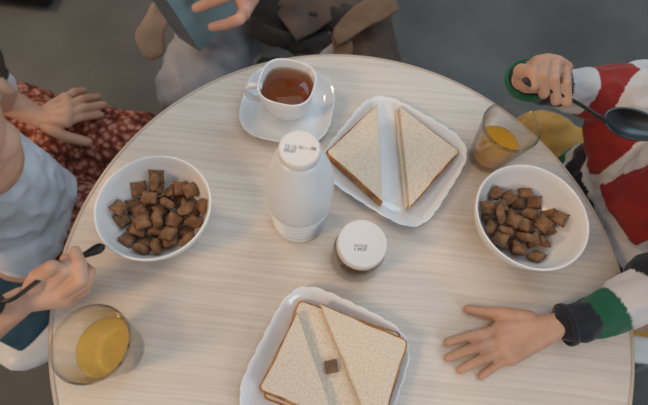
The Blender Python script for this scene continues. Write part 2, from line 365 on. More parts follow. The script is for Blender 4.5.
PU = P(394.5, 159, T+.012); PU.z = T
PL = P(326.5, 371.5, T+.012); PL.z = T
plate(PU, R(-29), 'white scalloped square plate beside the tea cup, holding two separate bread triangles', 1.15)
plate(PL, R(-20), 'white scalloped square plate nearest the table front, under the stacked bread with a brown square', 1.09)
SA = P(288, 106, T+.012); SA.z = T
plate(SA, R(-3), 'small white rounded-square saucer under the tea cup', .88, 'saucer', sqn=3.2)
# ---- bowls
BOWL_IN = [(0, .006), (.02, .0062), (.030, .0085), (.042, .016), (.053, .027), (.061, .040), (.066, .052), (.069, .062)]
def bowl(loc, label, s=1.0):
    pr = [(r*s, z) for r, z in BOWL_IN]+[(.0702*s, .0634), (.0718*s, .0634), (.0724*s, .0620), (.0695*s, .050), (.0645*s, .037), (.056*s, .023), (.045*s, .011), (.037*s, .005), (.036*s, 0), (.032*s, 0), (.030*s, .003), (0, .003)]
    bm = bmesh.new(); lathe(bm, pr, 96)
    o = bm_obj('cereal_bowl', bm, M['bowl']); o.location = loc
    return tag(o, label, 'bowl')
def cereal_mesh():
    bm = bmesh.new(); N = 10; h = .0098
    g = {}
    for s in (1, -1):
        for i in range(N+1):
            for j in range(N+1):
                u = -1+2*i/N; v = -1+2*j/N
                edge = i in (0, N) or j in (0, N)
                if edge and s == -1: g[s, i, j] = g[1, i, j]; continue
                t = (max(0, 1-u**4)*max(0, 1-v**4))**.55
                pin = 1-.10*(1-abs(u*v))*(abs(u)**6+abs(v)**6)
                pin = 1-.07*((abs(u)**4)*(1-v*v)+(abs(v)**4)*(1-u*u))
                g[s, i, j] = bm.verts.new((u*h*pin, v*h*pin, s*(.0005+.0047*t)+.0006*math.sin(3*u+v*2)))
    for s in (1, -1):
        for i in range(N):
            for j in range(N):
                q = [g[s, i, j], g[s, i+1, j], g[s, i+1, j+1], g[s, i, j+1]]
                bm.faces.new(q if s == 1 else q[::-1])
    bmesh.ops.recalc_face_normals(bm, faces=bm.faces)
    me = bpy.data.meshes.new('cereal_piece'); bm.to_mesh(me); bm.free(); me.materials.append(M['cereal'])
    me.polygons.foreach_set('use_smooth', [True]*len(me.polygons)); return me
CM = cereal_mesh()
def fill(data, loc, s, label, group, spin):
    first = None
    for d in data:
        if d[2] > .0525 or (d[2] > .047 and math.hypot(d[0], d[1]) > .045): continue
        if first is None:
            o = bpy.data.objects.new('cereal_piece', CM); first = o
        else:
            o = first.copy()
        COL.objects.link(o)
        v = Matrix.Rotation(spin, 3, 'Z') @ Vector(d[:3])
        e = Euler(d[3:6]).to_matrix(); e = Matrix.Rotation(spin, 3, 'Z') @ e
        o.location = Vector(loc)+Vector((v.x*s, v.y*s, v.z)); o.rotation_euler = e.to_euler()
        tag(o, label, 'cereal', group)
BL = P(153.5, 205.5, T+.062); BL.z = T
BR = P(532, 215, T+.062); BR.z = T
bowl(BL, 'white round cereal bowl beside the child in the white top, fuller of the two', .955)
bowl(BR, 'white round cereal bowl beside the child in the patchwork hoodie, less full of the two', 1.0)
fill(CER_A, BL, 1.0, 'brown pillow-shaped cereal piece in the fuller bowl, beside the child in white', 'cereal pieces in the fuller bowl', 0)
fill(CER_B, BR, 1.0, 'brown pillow-shaped cereal piece in the less full bowl, beside the child in the patchwork hoodie', 'cereal pieces in the less full bowl', R(20))
# ---- cup
CUPZ = .006
cup = empty('tea_cup', (SA.x, SA.y, T+CUPZ-.0016), 'white rounded-square cup of brown tea on its saucer', 'cup', rot=(0, 0, R(-8)))
CPR = [(0, .006, 0), (.017, .007, 0), (.024, .014, .2), (.030, .026, .5), (.0335, .040, .8), (.0352, .0575, 1), (.0360, .0592, 1), (.0375, .0595, 1), (.0383, .058, 1),
       (.0368, .040, .8), (.0335, .024, .5), (.027, .010, .2), (.021, .003, 0), (.020, 0, 0), (.0175, 0, 0), (.0165, .003, 0), (0, .003, 0)]
bm = bmesh.new(); lathe(bm, [(r, z) for r, z, _ in CPR], 96, lambda a, k: 1+(squircle(a, 2.8)*.97-1)*CPR[k][2])
cup.scale = (1.08, 1.08, 1.08)
bm_obj('cup_body', bm, M['porcelain'], cup)
bm = bmesh.new()
tube(bm, spline([(-.033, 0, .050), (-.046, 0, .0515), (-.0545, 0, .044), (-.052, 0, .032), (-.043, 0, .024), (-.031, 0, .022)], 8), (.0048, .0034), 14)
bmesh.ops.rotate(bm, verts=bm.verts[:], cent=(0, 0, 0), matrix=Matrix.Rotation(R(16), 3, 'Z'))
bm_obj('handle', bm, M['porcelain'], cup)
bm = bmesh.new(); lathe(bm, [(0, .030), (.0312, .030), (.0345, .0462), (.0338, .0468), (0, .0468)], 96, lambda a, k: 1+(squircle(a, 2.8)*.97-1)*(0, .55, .9, .9, 0)[k])
bm_obj('tea', bm, M['tea'], cup)
# ---- bottle
def label_text(lines, size, parent, z, rot, off, name='date_stamp', dots=True):
    bmt = bmesh.new()
    for (s, dx, dy) in lines:
        cu = bpy.data.curves.new('t', 'FONT'); cu.body = s; cu.size = size; cu.extrude = .00012; cu.resolution_u = 2; cu.offset = size*.022
        cu.space_character = 1.05
        t = bpy.data.objects.new('t', cu); COL.objects.link(t)
        dg = bpy.context.evaluated_depsgraph_get(); me = bpy.data.meshes.new_from_object(t.evaluated_get(dg))
        me.transform(Matrix.Translation((dx, dy, 0))); bmt.from_mesh(me)
        bpy.data.objects.remove(t); bpy.data.curves.remove(cu); bpy.data.meshes.remove(me)
    me = bpy.data.meshes.new(name); bmt.to_mesh(me); bmt.free()
    me.transform(Matrix.Translation((off[0], off[1], z)) @ Matrix.Rotation(rot, 4, 'Z'))
    return link(name, me, M['ink'], parent, False)
BO = P(299, 219, T)
bt = empty('milk_bottle', (BO.x, BO.y, T), 'white plastic bottle with ribbed lower half and a stamped round cap', 'bottle')
pr = [(0, .002), (.028, .002), (.030, 0), (.0345, .001), (.0368, .005), (.0366, .011)]
z = .012
for k in range(5):
    rr = .0378+.0007*k
    pr += [(rr-.0036, z), (rr-.0030, z+.0008), (rr-.0004, z+.0085), (rr, z+.0098), (rr-.0010, z+.0106)]; z += .0108
pr += [(.0402, .067), (.0410, .080), (.0412, .094), (.0396, .112), (.0355, .130), (.0298, .145), (.0243, .157), (.0222, .162), (0, .1625)]
bm = bmesh.new(); lathe(bm, pr, 72); bm_obj('bottle_body', bm, M['bottle'], bt)
bm = bmesh.new(); lathe(bm, [(0, .1628), (.0215, .1628), (.0220, .1638), (.0215, .1695), (.0205, .1712), (.0190, .1718), (.0180, .1714), (0, .1714)], 90,
                        lambda a, k: 1+(.012*math.cos(a*45) if k in (2, 3) else 0))
cp = bm_obj('cap', bm, M['cap'], bt)
bt.scale = (.97, .97, 1.10)
label_text([('15.12', 0, 0), ('21', .0140, .0003), ('— 08', .0196, .0002), ('09:27', 0, -.0048)], .0050, cp, .1714, 0, (-.0150, -.0015))
# ---- jar
JA = P(362.5, 242.5, T+.070)
jr = empty('spread_jar', (JA.x, JA.y, T), 'small glass jar of brown spread with a stamped white lid', 'jar')
jr.scale = (1, 1, 1.16)
bm = bmesh.new(); lathe(bm, [(0, 0), (.028, 0), (.0315, .003), (.0325, .008), (.0325, .036), (.0305, .043), (.0265, .048), (.0265, .053), (.0245, .053), (.0245, .047), (.0285, .042), (.0302, .036), (.0302, .008), (.028, .004), (0, .004)], 72)
bm_obj('glass_body', bm, M['glass'], jr)
bm = bmesh.new(); lathe(bm, [(0, .0035), (.0285, .0035), (.03045, .008), (.03045, .0355), (.0287, .0415), (0, .0415)], 64); bm_obj('contents', bm, M['jam'], jr)
bm = bmesh.new(); lathe(bm, [(0, .0475), (.0292, .0475), (.0300, .0490), (.0300, .0575), (.0292, .0598), (.0278, .0606), (.0262, .0600), (0, .0600)], 96, lambda a, k: 1+(.008*math.cos(a*48) if k in (2, 3) else 0))
ld = bm_obj('lid', bm, M['cap'], jr)
label_text([('15.12.21', 0, 0), ('L 09:27', .0006, -.0044)], .0046, ld, .0600, R(2), (-.0100, -.0060))
# ---- glasses
def tumbler(loc, label, jm, jz, name='juice_glass', jlabel=None, r1=.0395, rot=0):
    g = empty(name, loc, label, 'glass', rot=(0, 0, rot))
    out = [(0, 0), (.0235, 0), (.0262, .0015), (.0275, .005), (.0282, .012), (.0300, .025), (.0325, .040), (.0350, .056), (.0372, .072), (r1-.0004, .0855), (r1-.0010, .0868)]
    inn = [(r1-.0022, .0860), (.0350, .072), (.0328, .056), (.0303, .040), (.0278, .026), (.0258, .015), (.0235, .0095), (.018, .008), (0, .0078)]
    pr = out+inn
    def shp(a, k):
        z = pr[k][1]
        if k < len(out):
            b = max(0, 1-abs(z-.040)/.020)**1.0
            return 1-.065*b*(max(0, math.cos(a*8))**.5)
        return 1
    bm = bmesh.new(); lathe(bm, pr, 128, shp); bm_obj('glass_body', bm, M['glass'], g)
    def inr(z):
        t = sorted([(zz, r) for r, zz in inn if r > 0])
        for (z0, r0), (z1, r1_) in zip(t, t[1:]):
            if z0 <= z <= z1: return r0+(r1_-r0)*(z-z0)/(z1-z0)
        return t[0][1]
    e = .00015
    jp = [(0, .0080), (.0180, .0081)]+[(inr(z)+e, z) for z in np.arange(.0098, jz, .003)]+[(inr(jz)+e, jz), (inr(jz)-.0012, jz-.0004), (0, jz-.0004)]
    bm = bmesh.new(); lathe(bm, jp, 96); o = bm_obj('juice', bm, jm, g)
    return g
GL = P(89.5, 343, T+.087); GL.z = T
GR = P(512.5, 125, T+.087); GR.z = T
tumbler(GL, 'clear glass tumbler of pale yellow juice next to the hand with the spoon', M['juice_pale'], .046, rot=R(8))
tumbler(GR, 'clear glass tumbler of orange juice behind the less full cereal bowl', M['juice'], .040)
# ================================================================== BREAD
def slice_mesh(name, tri, th, parent, crust_edges, z0, inset=.0025):
    """tri: world xy corners (ccw); crust on the listed edges, as a raised brown skin with rounded corners"""
    pts = [Vector((p[0], p[1])) for p in tri]; n = len(pts)
    # round the corners
    out = []; lab = []
    for i in range(n):
        a, b, c = pts[i-1], pts[i], pts[(i+1) % n]
        rr = .006 if (i-1) % n in crust_edges and i in crust_edges else .0022
        d1 = (a-b).normalized(); d2 = (c-b).normalized()
        p1 = b+d1*rr; p2 = b+d2*rr
        for t in (0, .25, .5, .75, 1):
            q = p1*(1-t)**2+b*2*t*(1-t)+p2*t*t
            out.append(q); lab.append(None)
        # straight run to the next corner, slightly wavy
        L = (c-b).length
        for k in range(1, 9):
            t = k/9
            q = (b+d2*rr).lerp(c-d2*rr, t)
            nrm = Vector((d2.y, -d2.x)); q = q+nrm*(noise.noise(Vector((q.x*60, q.y*60, z0*90)))*.0011)
            out.append(q)
    m = len(out)
    bm = bmesh.new(); lay = bm.faces.layers.int.new('m')
    cen = sum(out, Vector((0, 0)))/m
    rings = []
    prof = [(1, .0012, 0), (1, 0, .0010), (1, 0, th-.0012), (.0, 0, th-.0003), (0, 0, th)]
    def ring(off, z):
        r = []
        for i, q in enumerate(out):
            d = (cen-q).normalized()
            r.append(bm.verts.new((q.x+d.x*off, q.y+d.y*off, z0+z+.0004*noise.noise(Vector((q.x*200, q.y*200, z*300))))))
        return r
    r = [ring(.0014, 0), ring(.0, .0018), ring(-.0002, th*.5), ring(.0002, th-.0016), ring(.0016, th-.0001), ring(.0030, th)]
    def edge_of(i):
        # which original edge the point i belongs to
        return i//13 if i % 13 >= 2 else (i//13-1) % n
    for k in range(len(r)-1):
        for i in range(m):
            j = (i+1) % m
            f = bm.faces.new((r[k][i], r[k][j], r[k+1][j], r[k+1][i]))
            f.material_index = 1 if edge_of(i) in crust_edges else 0
    for rr_, flip in ((r[-1], False), (r[0], True)):
        f = bm.faces.new(rr_[::-1] if flip else rr_); f.material_index = 0
    me = bpy.data.meshes.new(name); bmesh.ops.recalc_face_normals(bm, faces=bm.faces); bm.to_mesh(me); bm.free()
    return wlink(name, me, [M['crumb'], M['crust']], parent)
def xy(x, y, z): p = P(x, y, z); return (p.x, p.y)
ZP = T+.0088
# sandwich A (by the cup): corners px at its top face
def sandwich(px, crust, label, group=None, shift=(0, 0)):
    zt = ZP+.0155
    tri = [Vector(xy(x, y, zt)) for x, y in px]
    c = sum(tri, Vector((0, 0)))/3
    s = empty('bread_triangle', (c.x, c.y, ZP), label, 'sandwich', group)
    low = [p+Vector(shift) for p in tri]
    slice_mesh('bottom_slice', low, .0070, s, crust, ZP)
    mid = [p+(c-p)*.05 for p in tri]
    slice_mesh('filling', mid, .0014, s, [], ZP+.0070).data.materials[0] = M['ham']
    slice_mesh('top_slice', tri, .0071, s, crust, ZP+.0084)
    return s
def ccw(px):  # image y is down: make world-ccw
    a = [Vector(xy(x, y, T)) for x, y in px]
    return px
sandwich([(378, 103), (324.5, 152), (383, 203)], [0, 1], 'white bread triangle sandwich nearest the tea cup, cut edge facing its twin')
sandwich([(399.5, 105), (410, 208), (461, 151)], [1, 2], 'white bread triangle sandwich nearest the orange juice glass, with a sharp left tip', shift=(-.004, .0))
# lower plate: one full slice underneath, two triangles on it, a small brown square
zz = ZP+.0105
sq = [Vector(xy(x, y, zz)) for x, y in ((299, 299), (262, 398), (362, 437), (402, 333))]
c = sum(sq, Vector((0, 0)))/4
o = empty('bread_slice', (c.x, c.y, ZP), 'whole white bread slice lying flat underneath the two triangles', 'bread')
slice_mesh('crumb_and_crust', sq, .0105, o, [0, 1, 2, 3], ZP)
def tri_on(px, crust, label, z0, tilt=None):
    t = [Vector(xy(x, y, z0+.0105)) for x, y in px]; c = sum(t, Vector((0, 0)))/3
    s = slice_mesh('bread_triangle', t, .0105, None, crust, z0)
    return tag(s, label, 'bread')
tri_on([(297, 311), (257, 390), (337, 424)], [0, 1], 'cut white bread triangle lying on the whole slice, farther from the jar', ZP+.0106)
tri_on([(320, 303), (378, 445), (409, 340)], [1, 2], 'cut white bread triangle lying on the whole slice, closer to the jar', ZP+.0106)
q = P(331.5, 366.5, ZP+.0150)
bm = bmesh.new(); box(bm, (0, 0, 0), (.0148, .0142, .004), bev=.0006)
o = bm_obj('brown_square', bm, M['choc'], smooth=False); o.location = (q.x, q.y, ZP+.0106+.0022); o.rotation_euler = (0, 0, R(16))
tag(o, 'small flat brown square between the two bread triangles', 'food')
# ================================================================== SPOONS
def spoon(name, pts, bowl_c, bowl_dir, bl, bw, label, hm, bmm, hr=(.0045, .0028), up=(0, 0, 1), end=None):
    s = empty(name, pts[0], label, 'spoon')
    bm = bmesh.new()
    P0 = spline(pts, 16)
    def rad(t):
        w = .0024+(hr[0]-.0006)*math.exp(-((t-.09)/.13)**2)
        if t < .07: w *= math.sqrt(max(.02, 1-(1-t/.07)**2))
        return (w, min(w, hr[1]))
    tube(bm, P0, rad, 16); bm_obj('handle', bm, hm, s, world=True)
    d = Vector(bowl_dir).normalized(); u = Vector(up); u = (u-d*u.dot(d)).normalized(); sd = d.cross(u)
    bm = bmesh.new(); NR = 10; SG = 36; c = Vector(bowl_c)
    def pt(rr, a, th):
        x = rr*math.cos(a); y = rr*math.sin(a)*(1-.12*math.cos(a))
        dep = -(1-rr**2)*bw*.42
        return c+d*(x*bl)+sd*(y*bw)+u*(dep+th)
    g = {}
    for s_, th in ((0, .0), (1, -.0013)):
        for i in range(NR+1):
            for j in range(SG):
                if i == 0:
                    if j == 0: g[s_, 0, 0] = bm.verts.new(pt(0, 0, th))
                else: g[s_, i, j] = bm.verts.new(pt(i/NR, 2*math.pi*j/SG, th))
        for i in range(1, NR+1):
            for j in range(SG):
                k = (j+1) % SG
                if i == 1: bm.faces.new((g[s_, 0, 0], g[s_, 1, j], g[s_, 1, k]))
                else: bm.faces.new((g[s_, i-1, j], g[s_, i, j], g[s_, i, k], g[s_, i-1, k]))
    for j in range(SG):
        k = (j+1) % SG; bm.faces.new((g[0, NR, j], g[1, NR, j], g[1, NR, k], g[0, NR, k]))
    bm_obj('spoon_bowl', bm, bmm, s, world=True)
    return s
a = P(105, 245.5, .806); b = P(83, 256, .808); c_ = P(48, 274, .812); d = P(16, 297, .815); e = P(2, 302, .815)
spoon('spoon', [a, b, c_, d, e], Vector(e)+(Vector(e)-Vector(d)).normalized()*.018, Vector(e)-Vector(d), .021, .0145,
      'dark spoon held in the fist above the pale juice glass', M['black_soft'], M['black_soft'])
a = P(522.5, 79, .868); b = P(545, 89, .862); c_ = P(574, 101, .855); d = P(598, 116, .852); e = P(606, 122, .850)
dd = Vector((P(640, 127, .850)-P(606, 122, .850))).normalized()
spoon('serving_spoon', [a, b, c_, d, e], P(635, 124, .850), dd, .038, .024,
      'large black glossy spoon held near the patchwork hoodie child\'s mouth', M['black'], M['black'])
# ================================================================== PEOPLE
def dirv(a, b): return (Vector(b)-Vector(a)).normalized()
def finger(pts, r): return chain([Vector(p) for p in pts], [r*1.02, r, r*.95, r*.82][:len(pts)] if len(pts) <= 4 else r)
def palm(wrist, mcps, r, rw):
    out = []
    for m in mcps: out.append((Vector(wrist), rw, Vector(m), r))
    for m, n in zip(mcps, mcps[1:]): out.append((Vector(m), r, Vector(n), r))
    for m, n in zip(mcps, mcps[1:]):
        out.append((Vector(wrist).lerp(Vector(m), .55), r*1.05, Vector(wrist).lerp(Vector(n), .55), r*1.05))
    return out
def head_caps(c, fw, up, s):
    """c: head centre, s: head height"""
    f = Vector(fw).normalized(); u = Vector(up); u = (u-f*u.dot(f)).normalized(); l = u.cross(f)
    c = Vector(c)
    def q(x, y, z): return c+f*(x*s)+l*(y*s)+u*(z*s)
    k = [(q(-.10, 0, .10), .36*s, q(.09, 0, .10), .33*s, (l, .93)),           # cranium
         (q(.10, 0, -.06), .28*s, q(.16, 0, -.24), .20*s, (l, .96)),          # face to jaw
         (q(.27, 0, -.36), .085*s, q(.20, 0, -.34), .14*s),                   # chin
         (q(.20, .15, -.12), .13*s, q(.20, -.15, -.12), .13*s),               # cheeks
         (q(.37, 0, .02), .03*s, q(.425, 0, -.085), .050*s),                  # nose
         (q(.36, .05, -.10), .03*s, q(.36, -.05, -.10), .03*s),
         (q(.345, .055, -.205), .03*s, q(.345, -.055, -.205), .03*s),         # mouth mound
         (q(.33, .16, .085), .03*s, q(.33, -.16, .085), .03*s)]               # brow
    for sg in (1, -1):
        k += [(q(-.02, .335*sg, .02), .055*s, q(-.02, .335*sg, -.09), .035*s, (l, .45))]
    return k, q
def head_children(root, q, s, hair_style='short'):
    for sg in (1, -1):
        V = []; F = []; capsule(V, F, q(.326, .13*sg, .03), .046*s, q(.327, .13*sg, .03), .046*s)
        me = bpy.data.meshes.new('eye'); me.from_pydata(V, [], F); e = wlink('eye', me, M['eye'], root)
        V = []; F = []; capsule(V, F, q(.350, .128*sg, .028), .026*s, q(.351, .128*sg, .028), .026*s)
        me = bpy.data.meshes.new('iris'); me.from_pydata(V, [], F)
        me.transform(Matrix.Translation(-Vector(root.location))); link('iris', me, M['iris'], e)
    blob('lips', [(q(.375, .05, -.205), .014*s, q(.385, 0, -.200), .019*s), (q(.385, 0, -.200), .019*s, q(.375, -.05, -.205), .014*s)], .0012, M['lip'], root)
    caps = [(q(-.14, 0, .15), .375*s, q(.03, 0, .20), .335*s),
            (q(-.22, .10, -.05), .26*s, q(-.22, -.10, -.05), .26*s),
            (q(-.06, .27, .12), .10*s, q(-.10, .28, -.08), .08*s), (q(-.06, -.27, .12), .10*s, q(-.10, -.28, -.08), .08*s),
            (q(.16, .14, .38), .11*s, q(.16, -.14, .38), .11*s), (q(.24, .12, .30), .07*s, q(.24, -.08, .31), .07*s)]
    if hair_style == 'long':
        caps += [(q(-.25, .12, -.2), .2*s, q(-.32, .1, -.65), .12*s), (q(-.25, -.12, -.2), .2*s, q(-.32, -.1, -.65), .12*s)]
    blob('hair', caps, .004, M['hair'], root, 3, .003, .03)
# ------------------------------------------------------------------ child in the white top
kl = empty('child', (-.50, .26, .45), 'child in a white short-sleeved top holding a dark spoon, seated beside the fuller cereal bowl', 'person')
hc = Vector((-.358, .203, .930)); s = .185
hk, hq = head_caps(hc, (.45, -.84, -.50), (.3, -.5, 1), s)
W = P(22, 301, .782)
mc = [P(47, 291, .790), P(58, 295, .786), P(66, 297, .780), P(70, 298, .773)]
hand_r = palm(W, mc, .0095, .0135)
hand_r += finger([mc[0], P(66, 270, .812), P(71, 264, .806), P(66, 259, .800)], .0078)
hand_r += finger([mc[1], P(81, 280, .806), P(80, 264, .812), P(75, 251, .808)], .0074)
hand_r += finger([mc[2], P(86, 283, .794), P(90, 272, .790), P(84, 266, .784)], .0068)
hand_r += finger([mc[3], P(85, 290, .780), P(88, 280, .776), P(82, 275, .770)], .0062)
hand_r += chain([P(30, 293, .788), P(37, 277, .806), P(52, 267, .822)], [.0100, .0088, .0080])
el = Vector((-.475, .050, .715))
arm_r = chain([Vector((-.46, .135, .805)), el, P(-25, 332, .765), W], [.030, .024, .0235, .0155])
W2 = P(40, 118, .628)
m2 = [P(66, 98, .632), P(69, 106, .634), P(69, 114, .632), P(67, 122, .628)]
hand_l = palm(W2, m2, .0100, .0150)
hand_l += finger([m2[0], P(74, 92, .626), P(83, 91, .606)], .0068)
hand_l += finger([m2[1], P(82, 99, .628), P(98, 97, .600)], .0070)
hand_l += finger([m2[2], P(84, 108, .626), P(104, 105, .600)], .0070)
hand_l += finger([m2[3], P(82, 117, .620), P(101, 115, .598)], .0068)
hand_l += chain([P(48, 126, .620), P(64, 136, .614), P(88, 142, .602)], [.0125, .0098, .0078])
arm_l = chain([Vector((-.48, .325, .800)), P(2, 98, .655), W2], [.030, .025, .0175])
core = [(Vector((-.50, .26, .52)), .075, Vector((-.462, .235, .77)), .060, ((1, 0, 0), .8)),
        (Vector((-.47, .15, .79)), .034, Vector((-.47, .32, .79)), .034),
        (Vector((-.450, .225, .79)), .050, Vector((-.395, .215, .880)), .042),
        (Vector((-.430, .225, .785)), .055, Vector((-.42, .22, .83)), .046)]
leg = []
for (hy, kx, ky) in ((.19, -.25, .20), (.36, -.27, .39)):
    leg += chain([(-.52, hy, .49), (kx, ky, .50), (kx-.03, ky, .16)], [.06, .045, .032])
    leg += chain([(kx-.045, ky, .13), (kx+.05, ky, .115)], [.028, .022])
blob('body', hk+hand_r+arm_r+hand_l+arm_l+core+leg, .0018, M['skin_a'], kl, 3)
head_children(kl, hq, s, 'short')
shirt = [(Vector((-.510, .245, .50)), .098, Vector((-.468, .228, .66)), .088, ((1, 0, 0), .85)),
         (Vector((-.468, .228, .66)), .088, Vector((-.465, .232, .755)), .074, ((1, 0, 0), .85)),
         (Vector((-.470, .150, .792)), .040, Vector((-.476, .315, .792)), .040),
         (Vector((-.465, .135, .805)), .038, Vector((-.482, .085, .765)), .036),
         (Vector((-.485, .325, .802)), .040, P(-6, 86, .675), .031),
         (Vector((-.450, .17, .60)), .05, Vector((-.450, .26, .60)), .05)]
blob('shirt', shirt, .004, M['white_tee'], kl, 5, .0045, .055)
sk = [(Vector((-.56, .26, .50)), .095, Vector((-.33, .22, .50)), .085), (Vector((-.60, .40, .515)), .085, Vector((-.355, .405, .515)), .075),
      (Vector((-.60, .30, .50)), .085, Vector((-.60, .44, .50)), .085)]
blob('floral_skirt', sk, .005, M['floral'], kl, 5, .006, .07)
# ------------------------------------------------------------------ child in the patchwork hoodie
kr = empty('child', (.60, .29, .45), 'child in a red, white and green patchwork hoodie, one hand flat on the table', 'person')
hc = Vector((.437, .262, .965)); s = .185
hk, hq = head_caps(hc, (-1, -.15, -.35), (-.35, 0, 1), s)
W = P(553, 327, T+.024)
m = [P(500, 329, T+.018), P(499, 339.5, T+.019), P(503, 349.5, T+.018), P(509, 357.5, T+.015)]
fl = palm(W, m, .0102, .0160)
fl += finger([m[0], P(480, 334, T+.017), P(463, 337.5, T+.011), P(447.5, 342, T+.0065)], .0062)
fl += finger([m[1], P(480, 346, T+.018), P(463, 351.5, T+.011), P(448, 358, T+.0065)], .0062)
fl += finger([m[2], P(487, 357, T+.016), P(473, 363, T+.010), P(460.5, 370, T+.0065)], .0062)
fl += finger([m[3], P(498, 364, T+.012), P(489, 370, T+.008), P(481, 376.5, T+.0060)], .0055)
fl += chain([P(528, 320, T+.019), P(505, 315, T+.015), P(485, 312, T+.009), P(468, 309, T+.0068)], [.0125, .0105, .0072, .0058])
el2 = Vector((.475, .105, .770))
armf = chain([Vector((.50, .19, .80)), el2, P(690, 276, .778), P(640, 297, .768), P(604, 312, .755), W], [.030, .024, .022, .019, .0175, .0155])
W2 = P(524, 79, .832)
k2 = [P(537, 62, .856), P(547, 60, .858), P(557, 62, .857), P(566, 68, .853)]
fr = palm(W2, k2, .0085, .0150)
tips = [(P(533, 72, .872), P(534, 86, .864)), (P(543, 76, .872), P(544, 94, .858)), (P(554, 80, .868), P(556, 101, .852)), (P(566, 84, .864), P(567, 103, .852))]
for kk, (a, b), r_ in zip(k2, tips, (.0068, .0066, .0066, .0062)): fr += finger([kk, a, b], r_)
fr += [(k2[0], .008, k2[3], .008)]
fr += chain([W2, P(521, 71, .856), P(530, 74, .868)], [.013, .0095, .0085])
fr += [(P(528, 82, .845), .014, P(556, 84, .838), .013)]
armr = chain([Vector((.50, .37, .81)), Vector((.43, .435, .745)), P(560, 88, .785), W2], [.030, .024, .020, .0155])
core = [(Vector((.61, .30, .52)), .075, Vector((.515, .28, .78)), .060, ((1, 0, 0), .8)),
        (Vector((.50, .20, .80)), .034, Vector((.50, .36, .80)), .034),
        (Vector((.505, .275, .80)), .045, Vector((.475, .268, .90)), .040)]
leg = []
for (hy, kx, ky) in ((.22, .36, .20), (.40, .40, .46)):
    leg += chain([(.62, hy, .49), (kx, ky, .49), (kx+.03, ky, .16)], [.06, .045, .032])
    leg += chain([(kx+.045, ky, .13), (kx-.05, ky, .115)], [.028, .022])
blob('body', hk+fl+armf+fr+armr+core+leg, .0018, M['skin_b'], kr, 3)
head_children(kr, hq, s, 'short')
HC_ = [(208, 206, 208), (142, 28, 24), (14, 92, 66), (20, 25, 38), (170, 196, 212)]
X = ((1, 0, 0), .9)
RA, RB, RC = P(597, 118, .760), P(590, 180, .745), P(640, 215, .745)
def band(q):
    q = Vector(q); z = q.z+.010*noise.noise(q*9)
    for lim, k in ((.630, 4), (.648, 2), (.662, 0), (.688, 3), (.712, 0)):
        if z < lim: return k
    if (q-RA).xy.length+.25*abs(q.z-RA.z) < .036: return 1
    t = max(0, min(1, (q-RB).xy.dot((RC-RB).xy)/(RC-RB).xy.length_squared))
    if (q.xy-(RB.xy.lerp(RC.xy, t))).length < .034: return 1
    if z > .86: return 2
    return 0
tor = [(Vector((.585, .315, .50)), .090, Vector((.505, .315, .66)), .100, X, band), (Vector((.505, .315, .66)), .100, Vector((.50, .305, .80)), .078, X, band),
       (Vector((.475, .25, .62)), .085, Vector((.47, .36, .63)), .085, X, band),
       (Vector((.50, .20, .80)), .044, Vector((.50, .40, .80)), .044, None, 0),
       (P(606, 121, .742), .034, Vector((.47, .37, .72)), .062, None, 1),
       # hood lying behind the neck
       (Vector((.57, .22, .84)), .040, Vector((.57, .33, .84)), .040, None, 0), (Vector((.56, .25, .87)), .034, Vector((.56, .31, .87)), .034, None, 2),
       # flat-hand sleeve
       (Vector((.49, .18, .80)), .044, Vector((.485, .14, .785)), .040, None, 1), (Vector((.483, .13, .78)), .040, el2+Vector((-.005, .0, 0)), .036, None, 0),
       (el2+Vector((-.01, 0, 0)), .036, P(690, 276, .780), .036, None, 0), (P(680, 278, .780), .0355, P(658, 280, .775), .034, None, 3),
       (P(640, 296, .770), .031, P(622, 304, .762), .029, None, 0), (P(612, 309, .758), .0280, P(596, 315, .752), .0262, None, 2),
       (P(583, 319, .7495), .0255, P(572, 322.5, .7480), .0248, None, 3),
       # spoon-hand sleeve
       (Vector((.50, .39, .80)), .050, Vector((.462, .42, .778)), .050, None, 0), (Vector((.45, .43, .775)), .050, P(640, 92, .77), .046, None, 0),
       (P(618, 94, .770), .043, P(594, 95, .770), .040, None, 1), (P(577, 90, .776), .034, P(565, 87, .783), .030, None, 0),
       (P(556, 86, .790), .028, P(545, 84, .797), .028, None, 3), (P(538, 82, .802), .0275, P(532, 81, .806), .0275, None, 2)]
blob('hoodie', tor, .0027, (M['patchwork'], HC_), kr, 6, .0045, .05)
# cuffs: short rings with a real opening
def ring_cuff(name, c, ax, r, w, th, m, parent):
    x, y, d = frame_mat(Vector(ax)); c = Vector(c); bm = bmesh.new(); prev = None; first = None
    N = 48; prof = [(r, -w), (r+th, -w*.8), (r+th*1.15, 0), (r+th, w*.8), (r, w), (r-th*.3, w*.6), (r-th*.3, -w*.6)]
    rings = []
    for i in range(N):
        a = 2*math.pi*i/N; rings.append([bm.verts.new(c+(x*math.cos(a)+y*math.sin(a))*p+d*q) for p, q in prof])
    for i in range(N):
        A = rings[i]; B = rings[(i+1) % N]
        for k in range(len(prof)): bm.faces.new((A[k], A[(k+1) % len(prof)], B[(k+1) % len(prof)], B[k]))
    return bm_obj(name, bm, m, parent, world=True)
ring_cuff('cuff', P(566, 324.5, .7475), P(545, 327, .744)-P(600, 317, .755), .0232, .004, .0022, M['h_navy'], kr)
cc = P(529, 80, .812)
ring_cuff('cuff', cc, (-.20, -.10, 1), .0285, .007, .0035, M['h_green'], kr)
ring_cuff('cuff', cc+Vector((0, 0, -.001)), (-.20, -.10, 1), .0235, .010, .0035, M['h_navy'], kr)
tr = [(Vector((.62, .25, .495)), .080, Vector((.43, .22, .505)), .072), (Vector((.62, .36, .50)), .080, Vector((.44, .50, .53)), .078), (Vector((.62, .25, .50)), .082, Vector((.62, .38, .50)), .082),
      (Vector((.43, .22, .505)), .068, Vector((.42, .22, .20)), .05), (Vector((.44, .50, .53)), .07, Vector((.45, .50, .20)), .05)]
